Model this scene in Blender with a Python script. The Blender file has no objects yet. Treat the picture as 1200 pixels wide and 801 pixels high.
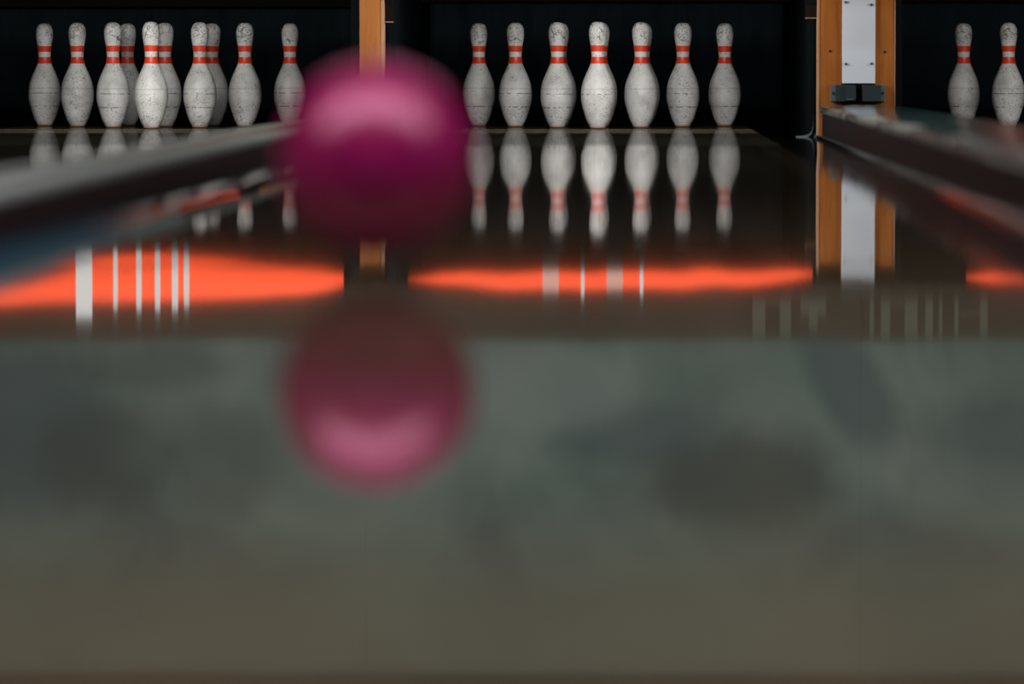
import bpy, bmesh, math, random
from mathutils import Vector
random.seed(7)
SC = bpy.context.scene
COL = SC.collection
PI = math.pi

# ------------------------------------------------------------------ helpers
def obj(name, bm, mat, parent=None, smooth=True, angle=None):
    me = bpy.data.meshes.new(name)
    bmesh.ops.recalc_face_normals(bm, faces=bm.faces)
    bm.to_mesh(me); bm.free()
    for p in me.polygons: p.use_smooth = smooth
    if smooth and angle is not None:
        try: me.set_sharp_from_angle(angle=math.radians(angle))
        except Exception: pass
    o = bpy.data.objects.new(name, me)
    COL.objects.link(o)
    if mat: me.materials.append(mat)
    if parent: o.parent = parent
    return o

def tag(o, label=None, cat=None, group=None, kind=None):
    if label: o['label'] = label
    if cat: o['category'] = cat
    if group: o['group'] = group
    if kind: o['kind'] = kind
    return o

def empty(name, loc, label, cat, group=None):
    o = bpy.data.objects.new(name, None); COL.objects.link(o)
    o.location = loc; o.empty_display_size = 0.1
    return tag(o, label, cat, group)

def add_box(bm, x0, x1, y0, y1, z0, z1, bev=0.0):
    r = bmesh.ops.create_cube(bm, size=1.0)
    vs = r['verts']
    for v in vs:
        v.co.x = (x0+x1)/2 + v.co.x*(x1-x0)
        v.co.y = (y0+y1)/2 + v.co.y*(y1-y0)
        v.co.z = (z0+z1)/2 + v.co.z*(z1-z0)
    if bev > 0:
        es = list({e for v in vs for e in v.link_edges})
        bmesh.ops.bevel(bm, geom=es, offset=bev, segments=2, affect='EDGES', profile=0.5)

def box(name, mat, parent, *a, bev=0.0):
    bm = bmesh.new(); add_box(bm, *a, bev=bev)
    return obj(name, bm, mat, parent, smooth=False)

def add_cyl(bm, c, r, depth, axis='Y', seg=20, r2=None):
    from mathutils import Matrix
    rot = Matrix.Rotation(PI/2, 4, 'X') if axis == 'Y' else (Matrix.Rotation(PI/2, 4, 'Y') if axis == 'X' else Matrix.Identity(4))
    bmesh.ops.create_cone(bm, cap_ends=True, segments=seg, radius1=r, radius2=r if r2 is None else r2, depth=depth,
                          matrix=Matrix.Translation(c) @ rot)

def sweep_y(bm, prof, ys, closed=True):
    """extrude an (x,z) profile along Y; ys may be (y, function) stations"""
    rings = []
    for y in ys:
        rings.append([bm.verts.new((x, y, z)) for x, z in prof])
    n = len(prof)
    for a, b in zip(rings, rings[1:]):
        for i in range(n if closed else n-1):
            j = (i+1) % n
            bm.faces.new((a[i], a[j], b[j], b[i]))
    if closed:
        bm.faces.new(rings[0]); bm.faces.new(list(reversed(rings[-1])))

def lathe(bm, prof, seg=48):
    rings = []
    for r, z in prof:
        if r < 1e-6: rings.append([bm.verts.new((0, 0, z))])
        else: rings.append([bm.verts.new((r*math.cos(2*PI*k/seg), r*math.sin(2*PI*k/seg), z)) for k in range(seg)])
    for a, b in zip(rings, rings[1:]):
        for k in range(seg):
            l = (k+1) % seg
            if len(a) == 1: bm.faces.new((a[0], b[k], b[l]))
            elif len(b) == 1: bm.faces.new((a[k], a[l], b[0]))
            else: bm.faces.new((a[k], a[l], b[l], b[k]))

# ------------------------------------------------------------------ materials
class NT:
    def __init__(s, name):
        s.m = bpy.data.materials.new(name); s.m.use_nodes = True
        s.t = s.m.node_tree; s.n = s.t.nodes; s.l = s.t.links
        s.b = s.n['Principled BSDF']; s.out = s.n['Material Output']
    def new(s, typ, **kw):
        nd = s.n.new(typ)
        for k, v in kw.items(): setattr(nd, k, v)
        return nd
    def link(s, a, b): s.l.new(a, b)
    def setv(s, sock, v):
        if hasattr(v, 'is_output'): s.l.new(v, sock)
        else: sock.default_value = v
    def math(s, op, a, b=None, c=None, clamp=False):
        nd = s.new('ShaderNodeMath', operation=op); nd.use_clamp = clamp
        s.setv(nd.inputs[0], a)
        if b is not None: s.setv(nd.inputs[1], b)
        if c is not None: s.setv(nd.inputs[2], c)
        return nd.outputs[0]
    def coord(s, kind='Object'): return s.new('ShaderNodeTexCoord').outputs[kind]
    def sep(s, v):
        nd = s.new('ShaderNodeSeparateXYZ'); s.link(v, nd.inputs[0]); return nd.outputs
    def comb(s, x, y, z):
        nd = s.new('ShaderNodeCombineXYZ')
        for i, q in enumerate((x, y, z)): s.setv(nd.inputs[i], q)
        return nd.outputs[0]
    def mapping(s, v, scale=(1,1,1), loc=(0,0,0)):
        nd = s.new('ShaderNodeMapping'); s.link(v, nd.inputs[0])
        nd.inputs['Scale'].default_value = scale; s.setv(nd.inputs['Location'], loc)
        return nd.outputs[0]
    def noise(s, v, scale, detail=3, rough=.5, dist=0):
        nd = s.new('ShaderNodeTexNoise'); s.link(v, nd.inputs['Vector'])
        nd.inputs['Scale'].default_value = scale; nd.inputs['Detail'].default_value = detail
        nd.inputs['Roughness'].default_value = rough; nd.inputs['Distortion'].default_value = dist
        return nd.outputs['Fac']
    def ramp(s, f, stops):
        nd = s.new('ShaderNodeValToRGB'); s.setv(nd.inputs[0], f)
        el = nd.color_ramp.elements
        while len(el) < len(stops): el.new(0.5)
        for e, (p, c) in zip(el, stops):
            e.position = p; e.color = (c[0], c[1], c[2], 1) if hasattr(c, '__len__') else (c, c, c, 1)
        return nd.outputs[0]
    def mix(s, f, a, b):
        nd = s.new('ShaderNodeMix', data_type='RGBA')
        s.setv(nd.inputs[0], f)
        for i, c in ((6, a), (7, b)):
            if hasattr(c, 'is_output'): s.l.new(c, nd.inputs[i])
            else: nd.inputs[i].default_value = (c[0], c[1], c[2], 1)
        return nd.outputs[2]
    def smooth(s, v, a, b):
        nd = s.new('ShaderNodeMapRange', interpolation_type='SMOOTHSTEP')
        s.setv(nd.inputs[0], v); nd.inputs[1].default_value = a; nd.inputs[2].default_value = b
        return nd.outputs[0]
    def set(s, **kw):
        for k, v in kw.items():
            sock = s.b.inputs[k.replace('_', ' ')]
            if hasattr(v, 'is_output'): s.l.new(v, sock)
            elif hasattr(v, '__len__') and len(v) == 3: sock.default_value = (*v, 1)
            else: sock.default_value = v
        return s.m

def plain(name, col, rough=.5, metal=0., var=.25, scale=12, spec=.5, coat=0.):
    t = NT(name)
    c = t.coord()
    f = t.noise(c, scale, 4, .6)
    base = t.mix(f, tuple(v*(1-var) for v in col), tuple(min(1, v*(1+var)) for v in col))
    return t.set(Base_Color=base, Roughness=t.math('MULTIPLY_ADD', f, .2*rough, rough*.9), Metallic=metal,
                 Specular_IOR_Level=spec, Coat_Weight=coat)

def m_lane():
    t = NT('oiled_lane_wood')
    c = t.coord(); x, y, z = t.sep(c)
    # boards run along Y
    bw = 1/0.0265
    bi = t.math('FLOOR', t.math('MULTIPLY', x, bw))
    wn = t.new('ShaderNodeTexWhiteNoise', noise_dimensions='1D'); t.link(bi, wn.inputs['W'])
    grain = t.noise(t.mapping(c, (60, 1.2, 1)), 1.0, 4, .6)
    mixf = t.math('ADD', t.math('MULTIPLY', wn.outputs['Value'], .5), t.math('MULTIPLY', grain, .5))
    wood = t.ramp(mixf, [(0.2, (.074, .052, .028)), (.55, (.105, .076, .042)), (.9, (.137, .100, .057))])
    # unoiled far end of the lane: drier, weaker reflection
    dry = t.smooth(y, 15.15, 15.45)
    rough = t.math('ADD', t.math('MULTIPLY', grain, .012), LANE_ROUGH)
    # very slight cupping of the boards beside the left gutter (surface normal only leans along the lane)
    cup = t.smooth(x, -.30, -.66)                      # edge of the middle lane
    ynz = t.math('FRACT', t.math('MULTIPLY', t.math('ADD', y, -5.25), 1/1.55))
    saw = t.smooth(y, 5.2, 7.0)
    seg1 = t.math('MULTIPLY', t.smooth(y, 6.17, 6.19), -.0029)
    seg2 = t.math('MULTIPLY', t.math('SUBTRACT', t.smooth(y, 5.68, 5.70), t.smooth(y, 6.17, 6.19)), -.0010)
    lean = t.math('MULTIPLY', cup, t.math('ADD', seg1, seg2))
    fade = t.math('SUBTRACT', 1.0, t.smooth(y, 7.1, 7.6))
    inlane = t.math('GREATER_THAN', x, -.70)
    lean = t.math('MULTIPLY', t.math('MULTIPLY', lean, fade), inlane)
    wav = t.math('MULTIPLY', t.math('SUBTRACT', t.noise(t.mapping(c, (30, .55, 1)), 1, 2, .5), .5), .0022)
    ny = t.math('ADD', lean, wav)
    geo = t.new('ShaderNodeNewGeometry')
    add = t.new('ShaderNodeVectorMath', operation='ADD'); t.link(geo.outputs['Normal'], add.inputs[0])
    t.link(t.comb(0.0, ny, 0.0), add.inputs[1])
    nrm = t.new('ShaderNodeVectorMath', operation='NORMALIZE'); t.link(add.outputs[0], nrm.inputs[0])
    m = t.set(Base_Color=wood, Roughness=rough, Normal=nrm.outputs[0],
              Specular_IOR_Level=.5)
    # a dull diffuse layer weakens the mirroring at the dry end
    df = t.new('ShaderNodeBsdfDiffuse'); t.link(t.mix(.8, wood, (.03, .028, .022)), df.inputs[0])
    ms = t.new('ShaderNodeMixShader'); t.link(t.math('MULTIPLY', dry, .48), ms.inputs[0])
    t.link(t.b.outputs[0], ms.inputs[1]); t.link(df.outputs[0], ms.inputs[2]); t.link(ms.outputs[0], t.out.inputs[0])
    return m
LANE_ROUGH = .022

def m_pin():
    t = NT('scuffed_pin_plastic')
    c = t.coord(); x, y, z = t.sep(c)
    oi = t.new('ShaderNodeObjectInfo'); rnd = oi.outputs['Random']
    off = t.comb(t.math('MULTIPLY', rnd, 31.0), t.math('MULTIPLY', rnd, 17.0), t.math('MULTIPLY', rnd, 7.0))
    va = t.new('ShaderNodeVectorMath', operation='ADD'); t.link(c, va.inputs[0]); t.link(off, va.inputs[1])
    p = va.outputs[0]
    cloud = t.noise(p, 14, 4, .65)
    base = t.ramp(cloud, [(.3, (.50, .50, .48)), (.5, (.68, .68, .66)), (.7, (.80, .795, .78))])
    # small scuffs: denser on the head and the lower belly
    n1 = t.noise(t.mapping(p, (1, 1, 1.6)), 150, 3, .7)
    n2 = t.noise(p, 22, 3, .6)
    head = t.smooth(z, .30, .34); low = t.math('SUBTRACT', 1.0, t.smooth(z, .03, .10))
    dens = t.math('ADD', t.math('MULTIPLY', head, .065), t.math('MULTIPLY', low, .035))
    dens = t.math('ADD', dens, t.math('MULTIPLY', t.math('SUBTRACT', n2, .5), .35))
    sp = t.smooth(t.math('ADD', n1, t.math('ADD', dens, t.math('MULTIPLY', t.math('SUBTRACT', t.math('FRACT', t.math('MULTIPLY', rnd, 5.3)), .4), .05))), .595, .665)
    # crack lines on the head
    vo = t.new('ShaderNodeTexVoronoi', feature='DISTANCE_TO_EDGE'); vo.inputs['Scale'].default_value = 26
    dn = t.new('ShaderNodeTexNoise'); dn.inputs['Scale'].default_value = 30; t.link(p, dn.inputs['Vector'])
    vm = t.new('ShaderNodeVectorMath', operation='MULTIPLY_ADD'); t.link(dn.outputs['Color'], vm.inputs[0])
    vm.inputs[1].default_value = (.03, .03, .03); t.link(p, vm.inputs[2]); t.link(vm.outputs[0], vo.inputs['Vector'])
    crack = t.math('SUBTRACT', 1.0, t.smooth(vo.outputs['Distance'], .01, .05))
    crack = t.math('MULTIPLY', t.math('MULTIPLY', crack, t.smooth(z, .295, .315)), t.smooth(t.noise(p, 30, 2), .46, .56))
    # worn rings round the belly
    def ring(z0, w, thr):
        a = t.math('ABSOLUTE', t.math('SUBTRACT', t.math('ADD', z, t.math('MULTIPLY', t.math('SUBTRACT', n2, .5), .0025)), z0))
        r = t.math('SUBTRACT', 1.0, t.smooth(a, w*.4, w))
        brk = t.smooth(t.noise(t.mapping(p, (1, 1, .2)), 70, 2), .40, .54)
        on = t.math('GREATER_THAN', t.math('FRACT', t.math('MULTIPLY', rnd, thr)), .40)
        return t.math('MULTIPLY', t.math('MULTIPLY', r, brk), on)
    rings = t.math('MAXIMUM', ring(.073, .0024, 3.7), t.math('MULTIPLY', ring(.122, .0026, 7.1), .75))
    soft = t.math('MULTIPLY', t.math('SUBTRACT', 1.0, t.smooth(t.math('ABSOLUTE', t.math('SUBTRACT', z, .140)), .001, .004)), .25)
    dirt = t.math('MAXIMUM', t.math('MAXIMUM', t.math('MULTIPLY', sp, .85), crack), t.math('MAXIMUM', rings, soft), clamp=True)
    col = t.mix(t.math('MULTIPLY', dirt, .9), base, (.07, .065, .06))
    # warm dirt at the very bottom
    bot = t.math('SUBTRACT', 1.0, t.smooth(z, .002, .012))
    col = t.mix(t.math('MULTIPLY', bot, .7), col, (.28, .12, .05))
    return t.set(Base_Color=col, Roughness=.45, Specular_IOR_Level=.35)

def m_wood(name, a, b):
    t = NT(name)
    c = t.coord()
    g = t.noise(t.mapping(c, (70, 70, 5)), 1, 5, .6, .6)
    big = t.noise(t.mapping(c, (10, 10, 2.5)), 1, 2)
    f = t.math('ADD', t.math('MULTIPLY', g, .6), t.math('MULTIPLY', big, .4))
    return t.set(Base_Color=t.ramp(f, [(.3, a), (.65, b)]), Roughness=.5, Specular_IOR_Level=.15)

def m_emit(name, col, strength, var=.15):
    t = NT(name)
    c = t.coord()
    f = t.noise(t.mapping(c, (1.5, 1, 40)), 1.0, 3)
    em = t.mix(f, tuple(v*(1-var) for v in col), tuple(v*(1+var) for v in col))
    return t.set(Base_Color=(.5, .1, .05), Emission_Color=em, Emission_Strength=strength, Roughness=.5)

def m_mural():
    """printed cloudy picture on the masking panels; the dark shapes belong to the picture"""
    t = NT('printed_masking_mural')
    g = t.new('ShaderNodeNewGeometry').outputs['Position']
    x, y, z = t.sep(g)
    wob = t.noise(g, 2.2, 4, .6)
    v = t.noise(t.mapping(g, (1.0, 1, 1.3)), 1.6, 4, .55, .6)
    col = t.ramp(v, [(.30, (.09, .17, .18)), (.5, (.20, .32, .285)), (.72, (.34, .45, .39))])
    def blob(cx, cz, rx, rz, ang, amt, c):
        nonlocal col
        ca, sa = math.cos(ang), math.sin(ang)
        dx = t.math('SUBTRACT', x, cx); dz = t.math('SUBTRACT', z, cz)
        u = t.math('DIVIDE', t.math('ADD', t.math('MULTIPLY', dx, ca), t.math('MULTIPLY', dz, sa)), rx)
        w = t.math('DIVIDE', t.math('SUBTRACT', t.math('MULTIPLY', dz, ca), t.math('MULTIPLY', dx, sa)), rz)
        d = t.math('SQRT', t.math('ADD', t.math('MULTIPLY', u, u), t.math('MULTIPLY', w, w)))
        d = t.math('ADD', d, t.math('MULTIPLY', t.math('SUBTRACT', wob, .5), 1.2))
        f = t.math('MULTIPLY', t.math('SUBTRACT', 1.0, t.smooth(d, .55, 1.2)), amt)
        col = t.mix(f, col, c)
    dk = (.03, .085, .09); bl = (.04, .13, .17)
    blob(.34, 1.15, .34, .22, .0, .85, dk)        # dark shape right of centre
    blob(.05, 1.0, .35, .12, -.1, .6, bl)
    blob(.72, .86, .12, .26, -.6, .7, bl)
    blob(-2.05, 1.0, .34, .34, 0, .75, bl)
    blob(-1.75, 1.1, .25, .2, 0, .6, dk)
    blob(-1.35, 1.1, .22, .22, 0, .5, dk)
    blob(-1.65, .78, .32, .07, 0, .5, dk)
    blob(-.25, .85, .34, .16, 0, .6, (.42, .50, .46))
    blob(1.2, 1.0, .3, .14, 0, .5, bl)
    warm = t.smooth(z, 1.15, 1.65)  # puts the lane's warm cast over the reflection into the picture's colour
    col = t.mix(t.math('MULTIPLY', warm, .8), col, (.30, .29, .21))
    return t.set(Base_Color=col, Roughness=.6)

def m_cap(name, col, worn, edges, thr=.5, rough=.22):
    """painted cap with blotchy paler edges"""
    t = NT(name)
    g = t.new('ShaderNodeNewGeometry').outputs['Position']
    x, y, z = t.sep(g)
    n = t.noise(t.mapping(g, (9, 1.1, 9)), 1, 2, .6)
    e = None
    for ex, w in edges:
        d = t.math('SUBTRACT', 1.0, t.smooth(t.math('ABSOLUTE', t.math('SUBTRACT', x, ex)), w*.3, w))
        e = d if e is None else t.math('MAXIMUM', e, d)
    f = t.smooth(t.math('ADD', t.math('MULTIPLY', e, .5), t.math('MULTIPLY', n, .7)), thr, thr+.2)
    f = t.math('MULTIPLY', f, e)
    fine = t.noise(g, 90, 2)
    base = t.mix(fine, tuple(v*.8 for v in col), tuple(v*1.2 for v in col))
    return t.set(Base_Color=t.mix(f, base, worn), Roughness=t.math('MULTIPLY_ADD', f, .25, rough))

def m_gutter():
    """dull scuffed teal bottom, polished dark upper wall"""
    t = NT('scuffed_teal_gutter')
    g = t.new('ShaderNodeNewGeometry').outputs['Position']
    x, y, z = t.sep(g)
    n = t.noise(t.mapping(g, (20, 1.5, 20)), 1, 3)
    wall = t.smooth(t.math('ADD', x, t.math('MULTIPLY', t.math('SUBTRACT', n, .5), .02)), -.780, -.800)
    wall = t.math('MULTIPLY', wall, t.smooth(t.math('ADD', y, t.math('MULTIPLY', n, .8)), 8.6, 9.6))
    return t.set(Base_Color=t.mix(wall, (.016, .080, .115), (.012, .016, .02)),
                 Roughness=t.math('MULTIPLY_ADD', wall, -.34, .36), Specular_IOR_Level=t.math('MULTIPLY_ADD', wall, .65, .06))

def m_ball():
    t = NT('magenta_swirl_resin')
    c = t.coord()
    f = t.noise(c, 9, 4, .55, 1.5)
    col = t.ramp(f, [(.3, (.27, .001, .055)), (.55, (.35, .002, .10)), (.75, (.31, .001, .15))])
    return t.set(Base_Color=col, Roughness=.30, Metallic=.2, Specular_IOR_Level=.7, Coat_Weight=.15, Coat_Roughness=.25)

M = dict(
    lane=m_lane(), pin=m_pin(), ball=m_ball(), mural=m_mural(),
    stripe=plain('red_pin_paint', (.72, .055, .018), .4, var=.15, scale=40),
    base_ring=plain('pin_base_nylon', (.30, .20, .13), .6, scale=60),
    post=m_wood('orange_brown_wood', (.20, .060, .009), (.34, .115, .020)),
    post_left=m_wood('light_brown_wood', (.24, .085, .020), (.40, .155, .042)),
    post_edge=m_wood('pale_wood_edging', (.24, .12, .06), (.42, .24, .14)),
    plate=plain('pale_grey_plate', (.56, .61, .66), .5, var=.06, scale=6),
    screw=plain('dull_screw_steel', (.07, .10, .10), .4, metal=.7),
    hole=plain('drilled_hole_black', (.004, .004, .004), .9),
    bracket=plain('dark_teal_bracket', (.014, .028, .033), .5, metal=.2),
    bracket_tab=plain('grey_teal_tab', (.07, .12, .13), .5, metal=.2),
    black=plain('matte_black_rubber', (.004, .004, .005), .8, spec=.05),  # near-black base colour, almost no specular
    curtain=plain('blue_black_curtain', (.020, .036, .045), .8, var=.5, scale=5, spec=.2),
    cushion=plain('black_pit_cushion', (.003, .003, .0035), .9, spec=.1),
    kick=plain('blue_black_kickback', (.003, .005, .006), .8, spec=.03, var=.4, scale=8),
    beam=plain('dark_brown_beam', (.008, .005, .004), .8, spec=.05, var=.4, scale=9),
    valance=plain('dark_olive_brown_fascia', (.07, .055, .036), .6, var=.15, scale=4),
    letter=plain('pale_olive_letter_paint', (.22, .22, .165), .6, var=.15, scale=30),
    redpatch=plain('brick_red_paint', (.10, .032, .018), .6, var=.2),
    bar=m_emit('pale_bar_added_glow', (.80, .88, .86), .80, .05),  # emission added to brighten the pale bars
    bar_dim=m_emit('pink_bar_added_glow', (.95, .55, .46), .75, .05),  # same added glow, tinted pink for the wider bars
    gutter=plain('teal_gutter_plastic', (.016, .080, .115), .35, spec=.08, var=.2, scale=3),
    gutter_worn=m_gutter(),
    gutter_dark=plain('black_teal_glossy_gutter', (.012, .016, .016), .05, var=.2, scale=3),
    rim=plain('pale_blue_grey_rim', (.34, .42, .45), .35, metal=.3),
    chrome=plain('bright_steel_trim', (.75, .75, .72), .25, metal=.8, var=.08),
    bead=plain('dull_grey_strip', (.30, .36, .35), .4),
    strip_lip=plain('grey_deck_lip', (.06, .06, .058), .5),
    cap_r=m_cap('worn_teal_cap', (.028, .07, .068), (.60, .60, .55), [(.612, .07)], .78, .14),
    cap_side=plain('dark_side_orange_bounce', (.028, .012, .012), .45, spec=.10, var=.4, scale=6),  # red in the base colour stands in for bounced orange glow
    cap_l=m_cap('pale_edged_grey_green_cap', (.13, .165, .15), (.42, .45, .41), [(-.85, .05), (-.98, .05)], .40, .25),  # paler blotches along both edges
    floorm=plain('dark_floor', (.03, .028, .026), .5),
    wall=plain('dark_warm_wall', (.16, .12, .09), .7, var=.1, scale=2),
    ceil=plain('charcoal_ceiling', (.10, .10, .10), .8, var=.1, scale=2),
    orange=m_emit('orange_glow', (1.0, .092, .026), 1.35),
    housing=plain('black_strip_housing', (.01, .01, .01), .5),
)

# ------------------------------------------------------------------ camera
CAMH = .236; F = 6300.0; VX, VY = 745.0, 73.0
cam = bpy.data.cameras.new('camera'); camo = bpy.data.objects.new('camera', cam); COL.objects.link(camo)
cam.sensor_fit = 'HORIZONTAL'; cam.sensor_width = 36; cam.lens = F/1200*36
camo.location = (0, 0, CAMH)
yaw = math.atan((VX-600)/F); pitch = math.atan((400.5-VY)/F)
camo.rotation_euler = (PI/2 - pitch, 0, yaw)
cam.dof.use_dof = True; cam.dof.focus_distance = 19.3; cam.dof.aperture_fstop = 2.8
cam.clip_start = .05; cam.clip_end = 100
SC.camera = camo
def X(px, D): return (px-VX)*D/F
def Z(py, D): return CAMH - (py-VY)*D/F
def ZR(py, D): return (py-VY)*D/F - CAMH       # height seen mirrored in the lane

# ------------------------------------------------------------------ room shell
XL, XR, YB, YF, ZC = -5.5, 5.2, -5.0, 21.6, 3.6
def struct(name, mat, *a):
    o = box(name, mat, None, *a); return tag(o, kind='structure')
struct('floor', M['floorm'], XL, XR, YB, YF, -.40, -.30)
struct('ceiling', M['ceil'], XL, XR, YB, YF, ZC, ZC+.1)
struct('wall_left', M['wall'], XL-.1, XL, YB, YF, -.40, ZC)
struct('wall_right', M['wall'], XR, XR+.1, YB, YF, -.40, ZC)
struct('wall_near', M['wall'], XL, XR, YB-.1, YB, -.40, ZC)
struct('wall_far', M['black'], XL, XR, YF, YF+.1, -.40, ZC)
MD = 17.9
struct('wall_over_masking', M['wall'], XL, XR, MD+.02, MD+.14, 1.83, ZC)

# ------------------------------------------------------------------ lanes
LANES = [(-1.730, 'left'), (-.135, 'middle'), (1.670, 'right')]
HW = .545
LANE_LAB = {
 'left': 'dark glossy bowling lane at the left edge, holding the rack with doubled-up pins',
 'middle': 'wide dark glossy bowling lane in the foreground mirroring the pink ball and the central pins',
 'right': 'dark bowling lane beyond the broad divider on the right, under two visible pins'}
for cx, k in LANES:
    root = empty('bowling_lane', (cx, 0, 0), LANE_LAB[k], 'bowling lane')
    bm = bmesh.new(); add_box(bm, cx-HW, cx+HW, -1.5, 20.32, -.06, 0)
    o = obj('lane_bed', bm, M['lane'], root, smooth=False); o.location = (-cx, 0, 0)
    bm = bmesh.new(); add_box(bm, cx-HW, cx+HW, 18.84, 18.85, -.001, .0009)
    o = obj('deck_lip', bm, M['strip_lip'], root, smooth=False); o.location = (-cx, 0, 0)
    o['label'] = 'thin grey joint strip across the lane before the pins'

# approach (behind and below the camera, joins the lanes)
struct('floor_approach', M['floorm'], XL, XR, YB, -1.5, -.06, -.002)

# ------------------------------------------------------------------ gutters
def gutter_prof(xl, xw, depth, n=18, t=.006):
    """concave trough from lane edge xl to wall side xw"""
    s = 1 if xw > xl else -1
    w = abs(xw-xl)
    up = []
    for i in range(n+1):
        a = PI*i/n
        u = w*(1-math.cos(a))/2
        up.append((xl+s*u, -.002-depth*math.sin(a)**.8))
    low = [(x, -.002-depth-t) for x in (xw, xl)]
    return up + low
def flat_prof(xl, xw, n=8, r=.012, z0=-.012):
    s = 1 if xw > xl else -1
    up = [(xl+s*.001, z0), (xw-s*r, z0)]
    for i in range(1, n+1):
        a = PI/2*i/n
        up.append((xw-s*r+s*r*math.sin(a), z0+r-r*math.cos(a)))
    low = [(xw, z0-.02), (xl+s*.001, z0-.02)]
    return up + low
def gutter(name, prof, mat, label, rim=True):
    root = empty(name, (prof[0][0], 0, 0), label, 'gutter')
    bm = bmesh.new(); sweep_y(bm, prof, [-1.5, 2, 6, 10, 14, 17.88])
    o = obj('channel', bm, mat, root, angle=35); o.location = (-prof[0][0], 0, 0)
    if rim:
        pr = [p for p in prof[:-2]] if prof[0][0] < 0 or prof[0][0] > 1 else [(.532, -.012), (.558, -.0105), (.574, -.006), (.584, .004), (.588, .022), (.589, .045), (.5885, .062)]
        lo = [(x, z-.004) for x, z in reversed(pr)]
        hi = [(x, z+.0035) for x, z in pr]
        bm = bmesh.new(); sweep_y(bm, hi+lo, [17.88, 17.90])
        o = obj('end_rim', bm, M['rim'], root, angle=35); o.location = (-prof[0][0], 0, 0)
        o['label'] = 'pale curved lip at the far end of the gutter'
    return root
gutter('gutter', gutter_prof(-.68, -.834, .052), M['gutter_worn'], 'curved blue-teal gutter left of the foreground lane, beside the narrow divider')
gutter('gutter', gutter_prof(-1.185, -1.004, .05), M['gutter'], 'gutter right of the left lane, behind the narrow divider')
gutter('gutter', flat_prof(.41, .589), M['gutter_dark'], 'black glossy gutter between the foreground lane and the broad right divider')
gutter('gutter', gutter_prof(1.125, .890, .05), M['gutter'], 'gutter behind the broad divider, beside the right lane')

# ------------------------------------------------------------------ lane dividers
def rbox_prof(x0, x1, z0, z1, r, n=5):
    p = [(x0, z0)]
    for i in range(n+1):
        a = PI/2*i/n; p.append((x0+r-r*math.cos(a), z1-r+r*math.sin(a)))
    for i in range(n+1):
        a = PI/2*i/n; p.append((x1-r+r*math.sin(a), z1-r+r*math.cos(a)))
    p.append((x1, z0)); return p
ZT = .092
def taper(bm):
    for v in bm.verts:
        if v.co.y > 17.2: v.co.x = .741+(v.co.x-.741)*(1-.17*((v.co.y-17.2)/.68)**2.2)
dr = empty('lane_divider', (.74, 0, -.06), 'broad raised lane divider with worn teal top, running up to the white-plated post', 'lane divider')
bm = bmesh.new(); sweep_y(bm, rbox_prof(.601, .881, -.06, ZT-.012, .004), [-1.5, 6, 12, 17.2, 17.4, 17.6, 17.75, 17.88])
taper(bm); o = obj('side_board', bm, M['cap_side'], dr, angle=30); o.location = (-.74, 0, .06)
bm = bmesh.new(); sweep_y(bm, rbox_prof(.594, .888, ZT-.018, ZT, .008), [-1.5, 3, 6, 9, 12, 15, 17.2, 17.4, 17.6, 17.75, 17.86])
taper(bm); o = obj('cap_board', bm, M['cap_r'], dr, angle=30); o.location = (-.74, 0, .06)
o['label'] = 'dark teal top board, rubbed pale along the edge'
# curved bright nose trim at the far end
bm = bmesh.new()
pts = []
for i in range(21):
    s = -1+2*i/20
    pts.append(Vector((.741+.128*s, 17.88+.05*(1-s*s), ZT-.002-.014*abs(s)**3)))
for a, b in zip(pts, pts[1:]):
    d = (b-a).normalized(); up = Vector((0, 0, 1)); sd = d.cross(up)
    vs = []
    for q in (a, b):
        for (u, w) in ((-.006, -.004), (.006, -.004), (.006, .004), (-.006, .004)):
            vs.append(bm.verts.new(q + sd*u + up*w))
    for i in range(4):
        j = (i+1) % 4; bm.faces.new((vs[i], vs[j], vs[4+j], vs[4+i]))
    bm.faces.new(vs[:4]); bm.faces.new(vs[4:])
bmesh.ops.remove_doubles(bm, verts=bm.verts, dist=.0005)
o = obj('nose_trim', bm, M['chrome'], dr, angle=40); o.location = (-.74, 0, .06)
o['label'] = 'bright curved metal trim at the far end'
# thin pale strip added along the foot of the side
bm = bmesh.new(); sweep_y(bm, rbox_prof(.590, .601, -.012, -.001, .003), [-1.5, 8, 17.6])
o = obj('foot_strip', bm, M['bead'], dr, angle=30); o.location = (-.74, 0, .06)
o['label'] = 'pale grey strip along the foot of the divider'

dl = empty('lane_divider', (-.90, 0, -.06), 'narrow low lane divider with pale grey-green top, passing behind the pink ball', 'lane divider')
bm = bmesh.new(); sweep_y(bm, rbox_prof(-.998, -.840, -.06, .054, .004), [-1.5, 6, 12, 17.9])
o = obj('side_board', bm, M['cap_side'], dl, angle=30); o.location = (.90, 0, .06)
bm = bmesh.new(); sweep_y(bm, rbox_prof(-1.000, -.838, .054, .069, .007), [-1.5, 6, 12, 17.9])
o = obj('cap_board', bm, M['cap_l'], dl, angle=30); o.location = (.90, 0, .06)
o['label'] = 'pale grey-green top board'

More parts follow.
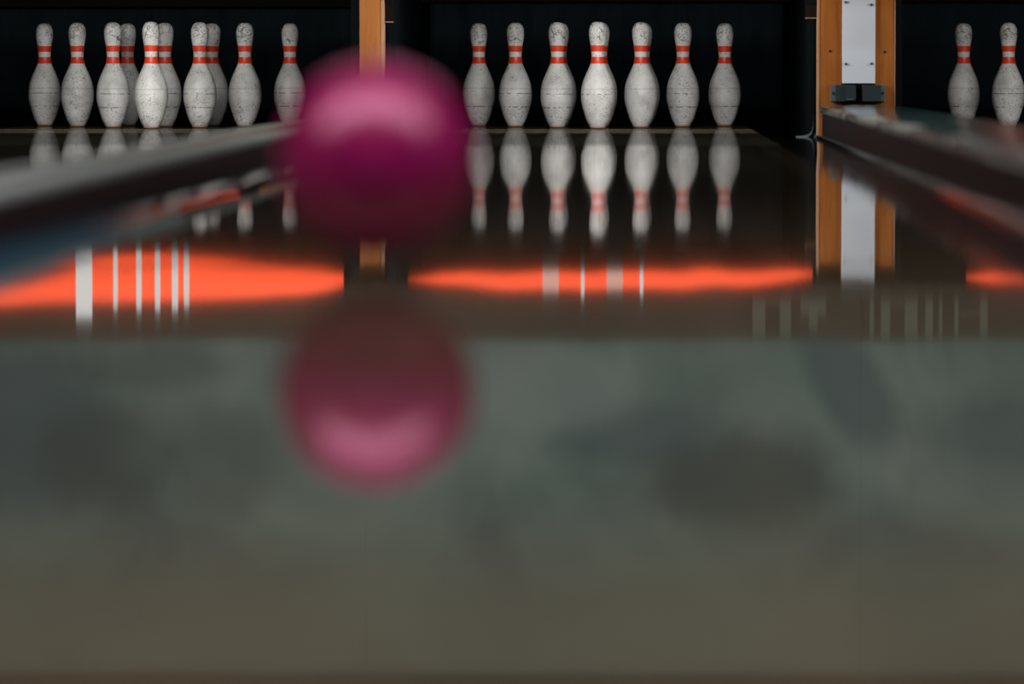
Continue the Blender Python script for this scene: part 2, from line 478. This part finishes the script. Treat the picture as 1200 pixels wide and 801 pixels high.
# ------------------------------------------------------------------ posts
PD = 18.30
def xz(px0, px1, D=PD): return X(px0, D), X(px1, D)
pr = empty('division_post', (X(1003, PD), PD+.05, -.06), 'orange-brown wooden post with pale grey metal plate, right of the central pins', 'post')
def pchild(root, name, mat, x0, x1, y0, y1, z0, z1, bev=.001, label=None):
    o = box(name, mat, root, x0, x1, y0, y1, z0, z1, bev=bev)
    o.location = -root.location
    if label: o['label'] = label
    return o
a, b = xz(957, 986); pchild(pr, 'wood_board', M['post'], a+.008, b, PD, PD+.1, -.06, .452)
pchild(pr, 'edge_strip', M['post_edge'], a, a+.008, PD-.002, PD+.1, -.06, .47, label='pale strip painting the highlight on the wooden edge')  # pale colour stands in for the highlight along this edge
a2, b2 = xz(1024, 1048); pchild(pr, 'wood_board', M['post'], a2, b2-.004, PD, PD+.1, -.06, .452)
pchild(pr, 'edge_strip', M['post_edge'], b2-.004, b2, PD-.002, PD+.1, -.06, .452, label='pale strip painting the highlight on the wooden edge')  # paler strip along the right edge
pchild(pr, 'back_board', M['post'], b, a2, PD+.02, PD+.1, -.06, .49)
a3, b3 = xz(986, 1024.5)
plate = pchild(pr, 'cover_plate', M['plate'], a3, b3, PD-.010, PD+.02, Z(97.5, PD), .50, label='pale grey screwed-on metal plate')
for px, py in ((990, 3), (1020, 6), (990.5, 75), (1020.5, 74.5), (990, -46), (1020, -46)):
    bm = bmesh.new(); add_cyl(bm, (X(px, PD), PD-.012, Z(py, PD)), .0048, .006, 'Y', 16, .0036)
    s = obj('screw', bm, M['screw'], plate, angle=30)
for px, py in ((972, 60), (1036, 61)):
    bm = bmesh.new(); add_cyl(bm, (X(px, PD), PD-.0005, Z(py, PD)), .0045, .003, 'Y', 16)
    o = obj('drilled_hole', bm, M['hole'], pr, smooth=False); o.location = -pr.location
# bracket under the plate
br = empty('hinge_bracket', (X(1004, PD), PD-.03, Z(119, PD)), 'dark teal metal bracket fixed across the foot of the white-plated post', 'bracket')
def bch(name, mat, p0, p1, q0, q1, d0, d1, label=None, bev=.001):
    o = box(name, mat, br, X(p0, PD), X(p1, PD), d0, d1, Z(q1, PD), Z(q0, PD), bev=bev)
    o.location = -br.location
    if label: o['label'] = label
    return o
bch('back_plate', M['black'], 988, 1021, 98, 119.5, PD-.012, PD)
bch('mount_tab', M['bracket_tab'], 972.5, 979, 99, 118.5, PD-.014, PD, 'lighter grey-teal screw tab')
bch('mount_tab', M['bracket_tab'], 1030, 1036, 99, 118.5, PD-.014, PD, 'lighter grey-teal screw tab')
bch('hinge_block', M['bracket'], 978, 1001, 99.5, 118.5, PD-.045, PD)
bch('hinge_block', M['bracket'], 1009, 1031, 99.5, 118.5, PD-.045, PD)
bch('hinge_pin', M['bracket'], 990, 1001.5, 101, 117, PD-.055, PD-.04)
bch('latch_clip', M['bracket_tab'], 991, 998, 115.5, 117, PD-.060, PD-.05)
for px in (975.5, 1033):
    bm = bmesh.new(); add_cyl(bm, (X(px, PD), PD-.0155, Z(109, PD)), .0045, .005, 'Y', 12)
    o = obj('bolt', bm, M['hole'], br, angle=30); o.location = -br.location

pl = empty('division_post', (X(436, PD), PD+.05, -.06), 'plain light-brown wooden post rising behind the pink ball', 'post')
a, b = xz(421.5, 446.5); pchild(pl, 'wood_board', M['post_left'], a, b, PD, PD+.1, -.06, .4505)
a, b = xz(446.5, 450); pchild(pl, 'edge_strip', M['post_edge'], a, b, PD-.002, PD+.1, -.06, .4505, label='paler greyish edge')  # paler strip closing the board on its right

# ------------------------------------------------------------------ kickbacks, small fittings in the pit mouth
def kick(x0, x1, label):
    o = box('kickback_panel', M['kick'], None, x0, x1, PD+.13, 20.9, -.29, .80)
    o['label'] = label; o['category'] = 'side panel'
kick(X(409, PD), X(419, PD), 'dark blue side panel of the left pin deck, just left of the light-brown post')
kick(X(451.5, PD), X(461, PD), 'dark side panel of the central pin deck, just right of the light-brown post')
kick(X(949, PD)+.002, X(955.5, PD), 'dark side panel of the central pin deck, left of the white-plated post')
kick(X(1051, PD), X(1058, PD), 'dark side panel of the right pin deck, right of the white-plated post')
def fitting(px0, px1, py0, py1, D, side, label):
    r = empty('guide_bracket', (X((px0+px1)/2, D), D, Z(py1, D)), label, 'bracket')
    def c(n, m, *a, lb=None):
        o = box(n, m, r, *a, bev=.0008); o.location = -r.location
        if lb: o['label'] = lb
    c('hanger', M['beam'], X(px0, D), X(px1, D), D, D+.02, Z(py1, D)+.003, .46)
    c('foot_flange', M['post_edge'], X(px0, D), X(px1, D), D-.03, D+.02, Z(py1, D), Z(py1, D)+.003, lb='pale worn lower flange')
    c('clamp', M['black'], X(px0, D), X(px1, D)-.002, D-.015, D, Z(5, D), .46)
fitting(450.5, 461, 0, 26.5, PD+.06, 1, 'small brown metal hanger beside the light-brown post')
fitting(943, 956.3, 0, 22, PD+.06, -1, 'small brown metal hanger left of the white-plated post')

# ------------------------------------------------------------------ pit: curtains, cushions, floor beam
def lane_open(cx):
    return {'left': (-2.60, X(409, PD)-.004), 'middle': (X(461, PD)+.004, X(949, PD)-.002), 'right': (X(1058, PD)+.004, 2.55)}
for cx, k in LANES:
    x0, x1 = lane_open(cx)[k]
    side = {'left': 'left', 'middle': 'central', 'right': 'right'}[k]
    # curtain with shallow folds
    bm = bmesh.new()
    n = 60; rows = []
    for (zz) in (.055, .30, .60, .95):
        rows.append([bm.verts.new((x0+.02+(x1-x0-.04)*i/n, 20.98+.012*math.sin(i*.55+cx)+.006*math.sin(i*1.7), zz)) for i in range(n+1)])
    for r0, r1 in zip(rows, rows[1:]):
        for i in range(n): bm.faces.new((r0[i], r0[i+1], r1[i+1], r1[i]))
    bmesh.ops.solidify(bm, geom=bm.faces[:], thickness=.006)
    o = obj('pit_curtain', bm, M['curtain'], None); tag(o, 'dark blue-black curtain hanging behind the %s pins' % side, 'curtain')
    o = box('pit_cushion', M['cushion'], None, x0+.01, x1-.01, 21.05, 21.25, -.29, .5, bev=.02)
    tag(o, 'black cushion at the bottom of the pit behind the %s pins' % side, 'cushion')
    o = box('pinsetter_beam', M['beam'], None, x0+.003, x1-.003, 20.45, 20.60, {'left': Z(8, 20.45), 'middle': Z(2.5, 20.45), 'right': Z(2.5, 20.45)}[k], .62, bev=.004)
    tag(o, 'dark brown beam across the top of the %s pin opening' % side, 'beam')

# ------------------------------------------------------------------ masking units above the opening
edges = [None, -3.3, -.90, .75, 3.2]
names = [None, 'left lane', 'middle lane', 'right lane']
for i, nme in enumerate(names):
    if i == 0: continue
    x0, x1 = edges[i]+.0002, edges[i+1]-.0002
    r = empty('masking_unit', ((x0+x1)/2, MD, .50), 'painted masking panel above the %s, mirrored in the floor' % nme, 'masking panel')
    o = box('picture_panel', M['mural'], r, x0, x1, MD, MD+.03, .690, 1.81, bev=0); o.location = -r.location
    o = box('fascia', M['valance'], r, x0, x1, MD-.01, MD+.02, .505, .69, bev=0); o.location = -r.location
    o['label'] = 'dark brown lower fascia board'
    if i == 2 or i == 3:
        fa = o
        bm = bmesh.new()
        if i == 2: st = [(882, 897), (914, 927), (938, 968), (948, 958)]
        else: st = [(1019, 1024), (1032, 1043), (1060, 1075), (1084, 1093), (1100, 1104), (1118, 1123), (1148, 1157)]
        for j, (p0, p1) in enumerate(st):
            za, zb = (.552, .672)
            if i == 2 and j == 2: za, zb = .552, .60
            if i == 2 and j == 3: za, zb = .60, .65
            add_box(bm, X(p0, MD), X(p1, MD), MD-.014, MD-.009, za, zb)
        if i == 2:
            add_box(bm, X(897, MD), X(914, MD), MD-.014, MD-.009, .555, .566)
        else:
            add_box(bm, X(1124, MD), X(1148, MD), MD-.014, MD-.009, .595, .606)
            add_box(bm, X(1043, MD), X(1060, MD), MD-.014, MD-.009, .555, .566)
        o = obj('lettering', bm, M['letter'], fa, smooth=False); o['label'] = 'pale blurred upright letter strokes'
        if i == 3:
            o = box('red_patch', M['redpatch'], fa, max(X(980, MD), x0+.001)+.001, X(1011, MD), MD-.013, MD-.009, .545, .685)
        # left part of the red patch falls on this panel only

# glowing strips: closed, tapered tubes lying along the bottom of the fascia
def glow(label, prof, bars, group=None):
    """prof: (px, y_top_px, y_bot_px) as mirrored in the lane"""
    D = MD-.05
    r = empty('light_strip', (X(prof[len(prof)//2][0], D), D, .5), label, 'light strip')
    bm = bmesh.new(); rings = []
    for px, y0, y1 in prof:
        x = X(px, D); z0, z1 = ZR(y0, D), ZR(y1, D)
        zc, hz = (z0+z1)/2, (z1-z0)/2
        rings.append([bm.verts.new((x, D+.015*math.cos(a), zc+hz*math.sin(a))) for a in [2*PI*q/12 for q in range(12)]])
    for a, b in zip(rings, rings[1:]):
        for i in range(12): bm.faces.new((a[i], a[(i+1) % 12], b[(i+1) % 12], b[i]))
    bm.faces.new(rings[0]); bm.faces.new(list(reversed(rings[-1])))
    o = obj('glowing_diffuser', bm, M['orange'], r); o.location = -r.location; o['label'] = 'glowing orange diffuser'
    x0, x1 = sorted((X(prof[0][0], D), X(prof[-1][0], D)))
    o = box('housing', M['housing'], r, x0, x1, D+.013, D+.0395, .512, .53, bev=.002); o.location = -r.location
    for p0, p1, y0, y1 in bars:
        o = box('brightened_bar', M['bar_dim'] if p1-p0 > 10 and p0 > 300 else M['bar'], r, X(p0, D), X(p1, D), D-.019, D-.0155, ZR(y0, D), ZR(y1, D), bev=.0005); o.location = -r.location
        o['label'] = 'pale upright bar across the orange strip, given an added glow'
glow('glowing orange light strip above the middle lane opening',
     [(478, 327, 329), (520, 321, 334), (600, 318.5, 339), (700, 318, 338.5), (800, 317, 337), (880, 317, 334), (930, 317, 329), (952, 319, 324)],
     [(636, 655, 317.5, 341), (681, 685, 317.5, 345), (711, 730, 317.5, 339), (750, 754, 317, 344)])
glow('large glowing orange light strip above the left lane opening',
     [(-60, 337, 360), (0, 334, 358), (35, 332, 356), (105, 325, 354), (200, 319, 353), (300, 318, 350), (350, 318, 346), (385, 318, 341), (402, 320, 336)],
     [(88, 107, 318, 372), (132, 137, 318, 360), (159, 165, 318, 362), (181, 187, 318, 362), (201, 208, 318, 362), (215, 221, 318, 358)])
glow('glowing orange light strip above the right lane opening',
     [(1132, 322, 325), (1160, 317.5, 329), (1200, 317, 331), (1260, 317, 334), (1360, 317, 334), (1440, 320, 330)], [])

# ------------------------------------------------------------------ bowling pins
PROF = [(0, 0), (.0225, 0), (.0262, .0015), (.0290, .006), (.0330, .015), (.0359, .01905), (.0430, .036), (.0495, .05715), (.0573, .0857), (.0598, .100),
        (.0605, .1143), (.0600, .130), (.0579, .1492), (.0535, .167), (.0470, .1842), (.0390, .202), (.0314, .2191), (.0272, .229), (.0249, .2381),
        (.0232, .248), (.0228, .254), (.0231, .265), (.0238, .2762), (.0250, .287), (.0266, .2985), (.0290, .312), (.0310, .325), (.0319, .336),
        (.0321, .345), (.0312, .3535), (.0292, .3615), (.0262, .3685), (.0220, .3742), (.0168, .3782), (.0110, .3801), (.0055, .3809), (0, .381)]
def catmull(P, sub=3):
    out = []
    for i in range(len(P)-1):
        p0, p1, p2, p3 = P[max(i-1, 0)], P[i], P[i+1], P[min(i+2, len(P)-1)]
        for k in range(sub):
            t = k/sub
            out.append(tuple(max(0 if q == 0 else -1, .5*((2*p1[q])+(-p0[q]+p2[q])*t+(2*p0[q]-5*p1[q]+4*p2[q]-p3[q])*t*t+(-p0[q]+3*p1[q]-3*p2[q]+p3[q])*t**3)) for q in (0, 1)))
    out.append(P[-1]); return out
def rad(z):
    for (r0, z0), (r1, z1) in zip(PROF[1:], PROF[2:]):
        if z0 <= z <= z1 and z1 > z0: return r0+(r1-r0)*(z-z0)/(z1-z0)
    return .02
def make_pin():
    root = empty('bowling_pin', (0, 0, 0), 'pin', 'bowling pin')
    bm = bmesh.new(); lathe(bm, PROF[:4]+catmull(PROF[4:-1], 2)+[PROF[-1]], 56)
    obj('pin_body', bm, M['pin'], root, angle=60)
    for z0, z1 in ((.2315, .2555), (.2745, .2965)):
        bm = bmesh.new()
        n = 8
        outp = [(rad(z0+(z1-z0)*i/n)+.0007, z0+(z1-z0)*i/n) for i in range(n+1)]
        pr_ = [(rad(z0)-.001, z0)]+outp+[(rad(z1)-.001, z1)]
        lathe(bm, pr_, 56)
        o = obj('neck_stripe', bm, M['stripe'], root, angle=40); o['label'] = 'red painted neck stripe'
    bm = bmesh.new(); lathe(bm, [(.0245, .0004), (.0272, .0012), (.0288, .0042), (.0280, .0045)], 56)
    obj('base_ring', bm, M['base_ring'], root, angle=40)
    return root
def copy_tree(o, parent=None):
    c = o.copy(); COL.objects.link(c)
    if parent: c.parent = parent
    for ch in list(o.children): copy_tree(ch, c)
    return c
ROW = {1: 19.20, 2: 19.464, 3: 19.464, 4: 19.728, 5: 19.728, 6: 19.728, 7: 19.992, 8: 19.992, 9: 19.992, 10: 19.992}
RACKS = [
 ('left', {1: 177, 2: 132, 3: 234, 4: 90, 5: 193, 6: 287, 7: 51.5, 8: 149, 9: 248.5, 10: 340},
  {1: 'white bowling pin at the front tip of the left rack, clean creamy belly',
   2: 'third pin from the left in the left rack, ringed belly',
   3: 'front pin of the right-hand overlapping pair in the left rack',
   4: 'second pin from the left edge of the left rack, standing clear, cracked head',
   5: 'left rack pin behind its frontmost pin',
   6: 'lone pin of the left rack, second from its right end',
   7: 'leftmost pin of all, at the left edge of the left rack, greyish',
   8: 'pin mostly hidden behind the third pin from the left in the left rack',
   9: 'half hidden pin of the left rack, just left of its two lone pins',
   10: 'rightmost pin of the left rack, partly covered by the pink ball'}),
 ('central', {1: 700.5, 2: 653, 3: 751, 4: 604, 5: 704, 6: 800, 7: 561, 8: 656.5, 9: 754, 10: 849},
  {1: 'head pin of the central rack, tallest and cleanest of the seven',
   2: 'central rack pin just left of the head pin, speckled head',
   3: 'central rack pin just right of the head pin, third from the right',
   4: 'central rack pin second from the left, one away from the pink ball',
   5: 'pin hidden directly behind the head pin of the central rack',
   6: 'central rack pin second from the right',
   7: 'leftmost pin of the central rack, beside the edge of the pink ball',
   8: 'pin hidden behind the pin just left of the central head pin',
   9: 'pin hidden behind the pin just right of the central head pin',
   10: 'rightmost pin of the central rack, shaded grey'}),
 ('right', {4: 1180, 7: 1127.5},
  {4: 'heavily speckled pin at the right edge of the photo, cracked head',
   7: 'greyish pin of the right rack, nearer the white-plated post, behind the divider'}),
]
proto = make_pin(); first = True
for rk, xs, labs in RACKS:
    for n, px in xs.items():
        o = proto if first else copy_tree(proto)
        first = False
        D = ROW[n]
        o.location = (X(px, D), D, 0.0)
        o.rotation_euler.z = random.uniform(0, 6.28)
        o['label'] = labs[n]
        o['group'] = 'pins of the %s rack' % rk

# ------------------------------------------------------------------ the ball
BD = 6.0; BR = .1095
BC = Vector((X(441, BD), BD, Z(187, BD)))
root = empty('bowling_ball', (BC.x, BC.y, BC.z-BR), 'shiny magenta-pink bowling ball rolling up the middle lane, out of focus', 'bowling ball')
bm = bmesh.new()
bmesh.ops.create_uvsphere(bm, u_segments=160, v_segments=80, radius=BR)
holes = [(Vector((.16, .92, .30)).normalized(), .0125), (Vector((-.16, .92, .30)).normalized(), .0125), (Vector((0, .93, -.28)).normalized(), .015)]
for v in bm.verts:
    n = v.co.normalized()
    for h, r in holes:
        if (n*BR - h*BR).length < r: v.co = v.co - h*.03
o = obj('ball_shell', bm, M['ball'], root, angle=40); o.location = (0, 0, BR)
for h, r in holes:
    bm = bmesh.new()
    bmesh.ops.create_cone(bm, cap_ends=False, segments=32, radius1=r*1.0, radius2=r*.9, depth=.004)
    bmesh.ops.solidify(bm, geom=bm.faces[:], thickness=.0015)
    q = Vector((0, 0, 1)).rotation_difference(h)
    o = obj('finger_hole', bm, M['housing'], root, angle=30)
    o.rotation_mode = 'QUATERNION'; o.rotation_quaternion = q; o.location = Vector((0, 0, BR)) + h*(BR-.0025)
    o['label'] = 'dark finger hole'

# ------------------------------------------------------------------ light
def area(name, loc, target, sx, sy, power, col=(1, 1, 1), spread=180):
    l = bpy.data.lights.new(name, 'AREA'); l.shape = 'RECTANGLE'; l.size = sx; l.size_y = sy
    l.energy = power; l.color = col; l.spread = math.radians(spread)
    o = bpy.data.objects.new(name, l); COL.objects.link(o); o.location = loc
    d = Vector(target)-Vector(loc); o.rotation_euler = d.to_track_quat('-Z', 'Y').to_euler()
    return o
for cx, k in LANES:
    area('pin_lamp', (cx+.02, 17.96, .472), (cx, 19.6, .12), .80, .03, {'left': 14.5, 'middle': 14.5, 'right': 12}[k], (1, .98, .95))
area('ceiling_lamp_and_fill', (-.35, 4.9, 3.1), (-.35, 5.7, 0), 9.0, 1.5, 230, (.95, .91, 1))
area('ceiling_lamp_and_fill', (-.3, 13.0, 3.2), (-.3, 13.3, 0), 5.0, .5, 60, (.92, 1, .96))  # added cool fill without a known fixture, brightens the divider cap
area('ceiling_lamp_and_fill', (-.3, -2.5, 3.2), (-.3, 1.5, 0), 3.0, .8, 12, (1, .7, .5))  # added warm fill behind the camera, reddens the ball's lower half
area('ceiling_lamp_and_fill', (-.1, 1.6, 3.2), (-.1, 1.9, 0), 2.5, .6, 9, (1, .74, .5), 70)  # added warm fill, narrowed to lift only the near lane
area('mural_fill', (-.3, 15.2, 3.35), (-.3, 17.9, 1.1), 6.0, .3, 35, (.86, .98, 1))  # added wash with no known fixture, lights the masking picture
W = bpy.data.worlds.new('world'); SC.world = W; W.use_nodes = True
W.node_tree.nodes['Background'].inputs[0].default_value = (.5, .55, .6, 1)
W.node_tree.nodes['Background'].inputs[1].default_value = .02

vs = SC.view_settings
vs.view_transform = 'Standard'; vs.look = 'None'; vs.gamma = 1; vs.exposure = 0; vs.use_curve_mapping = False
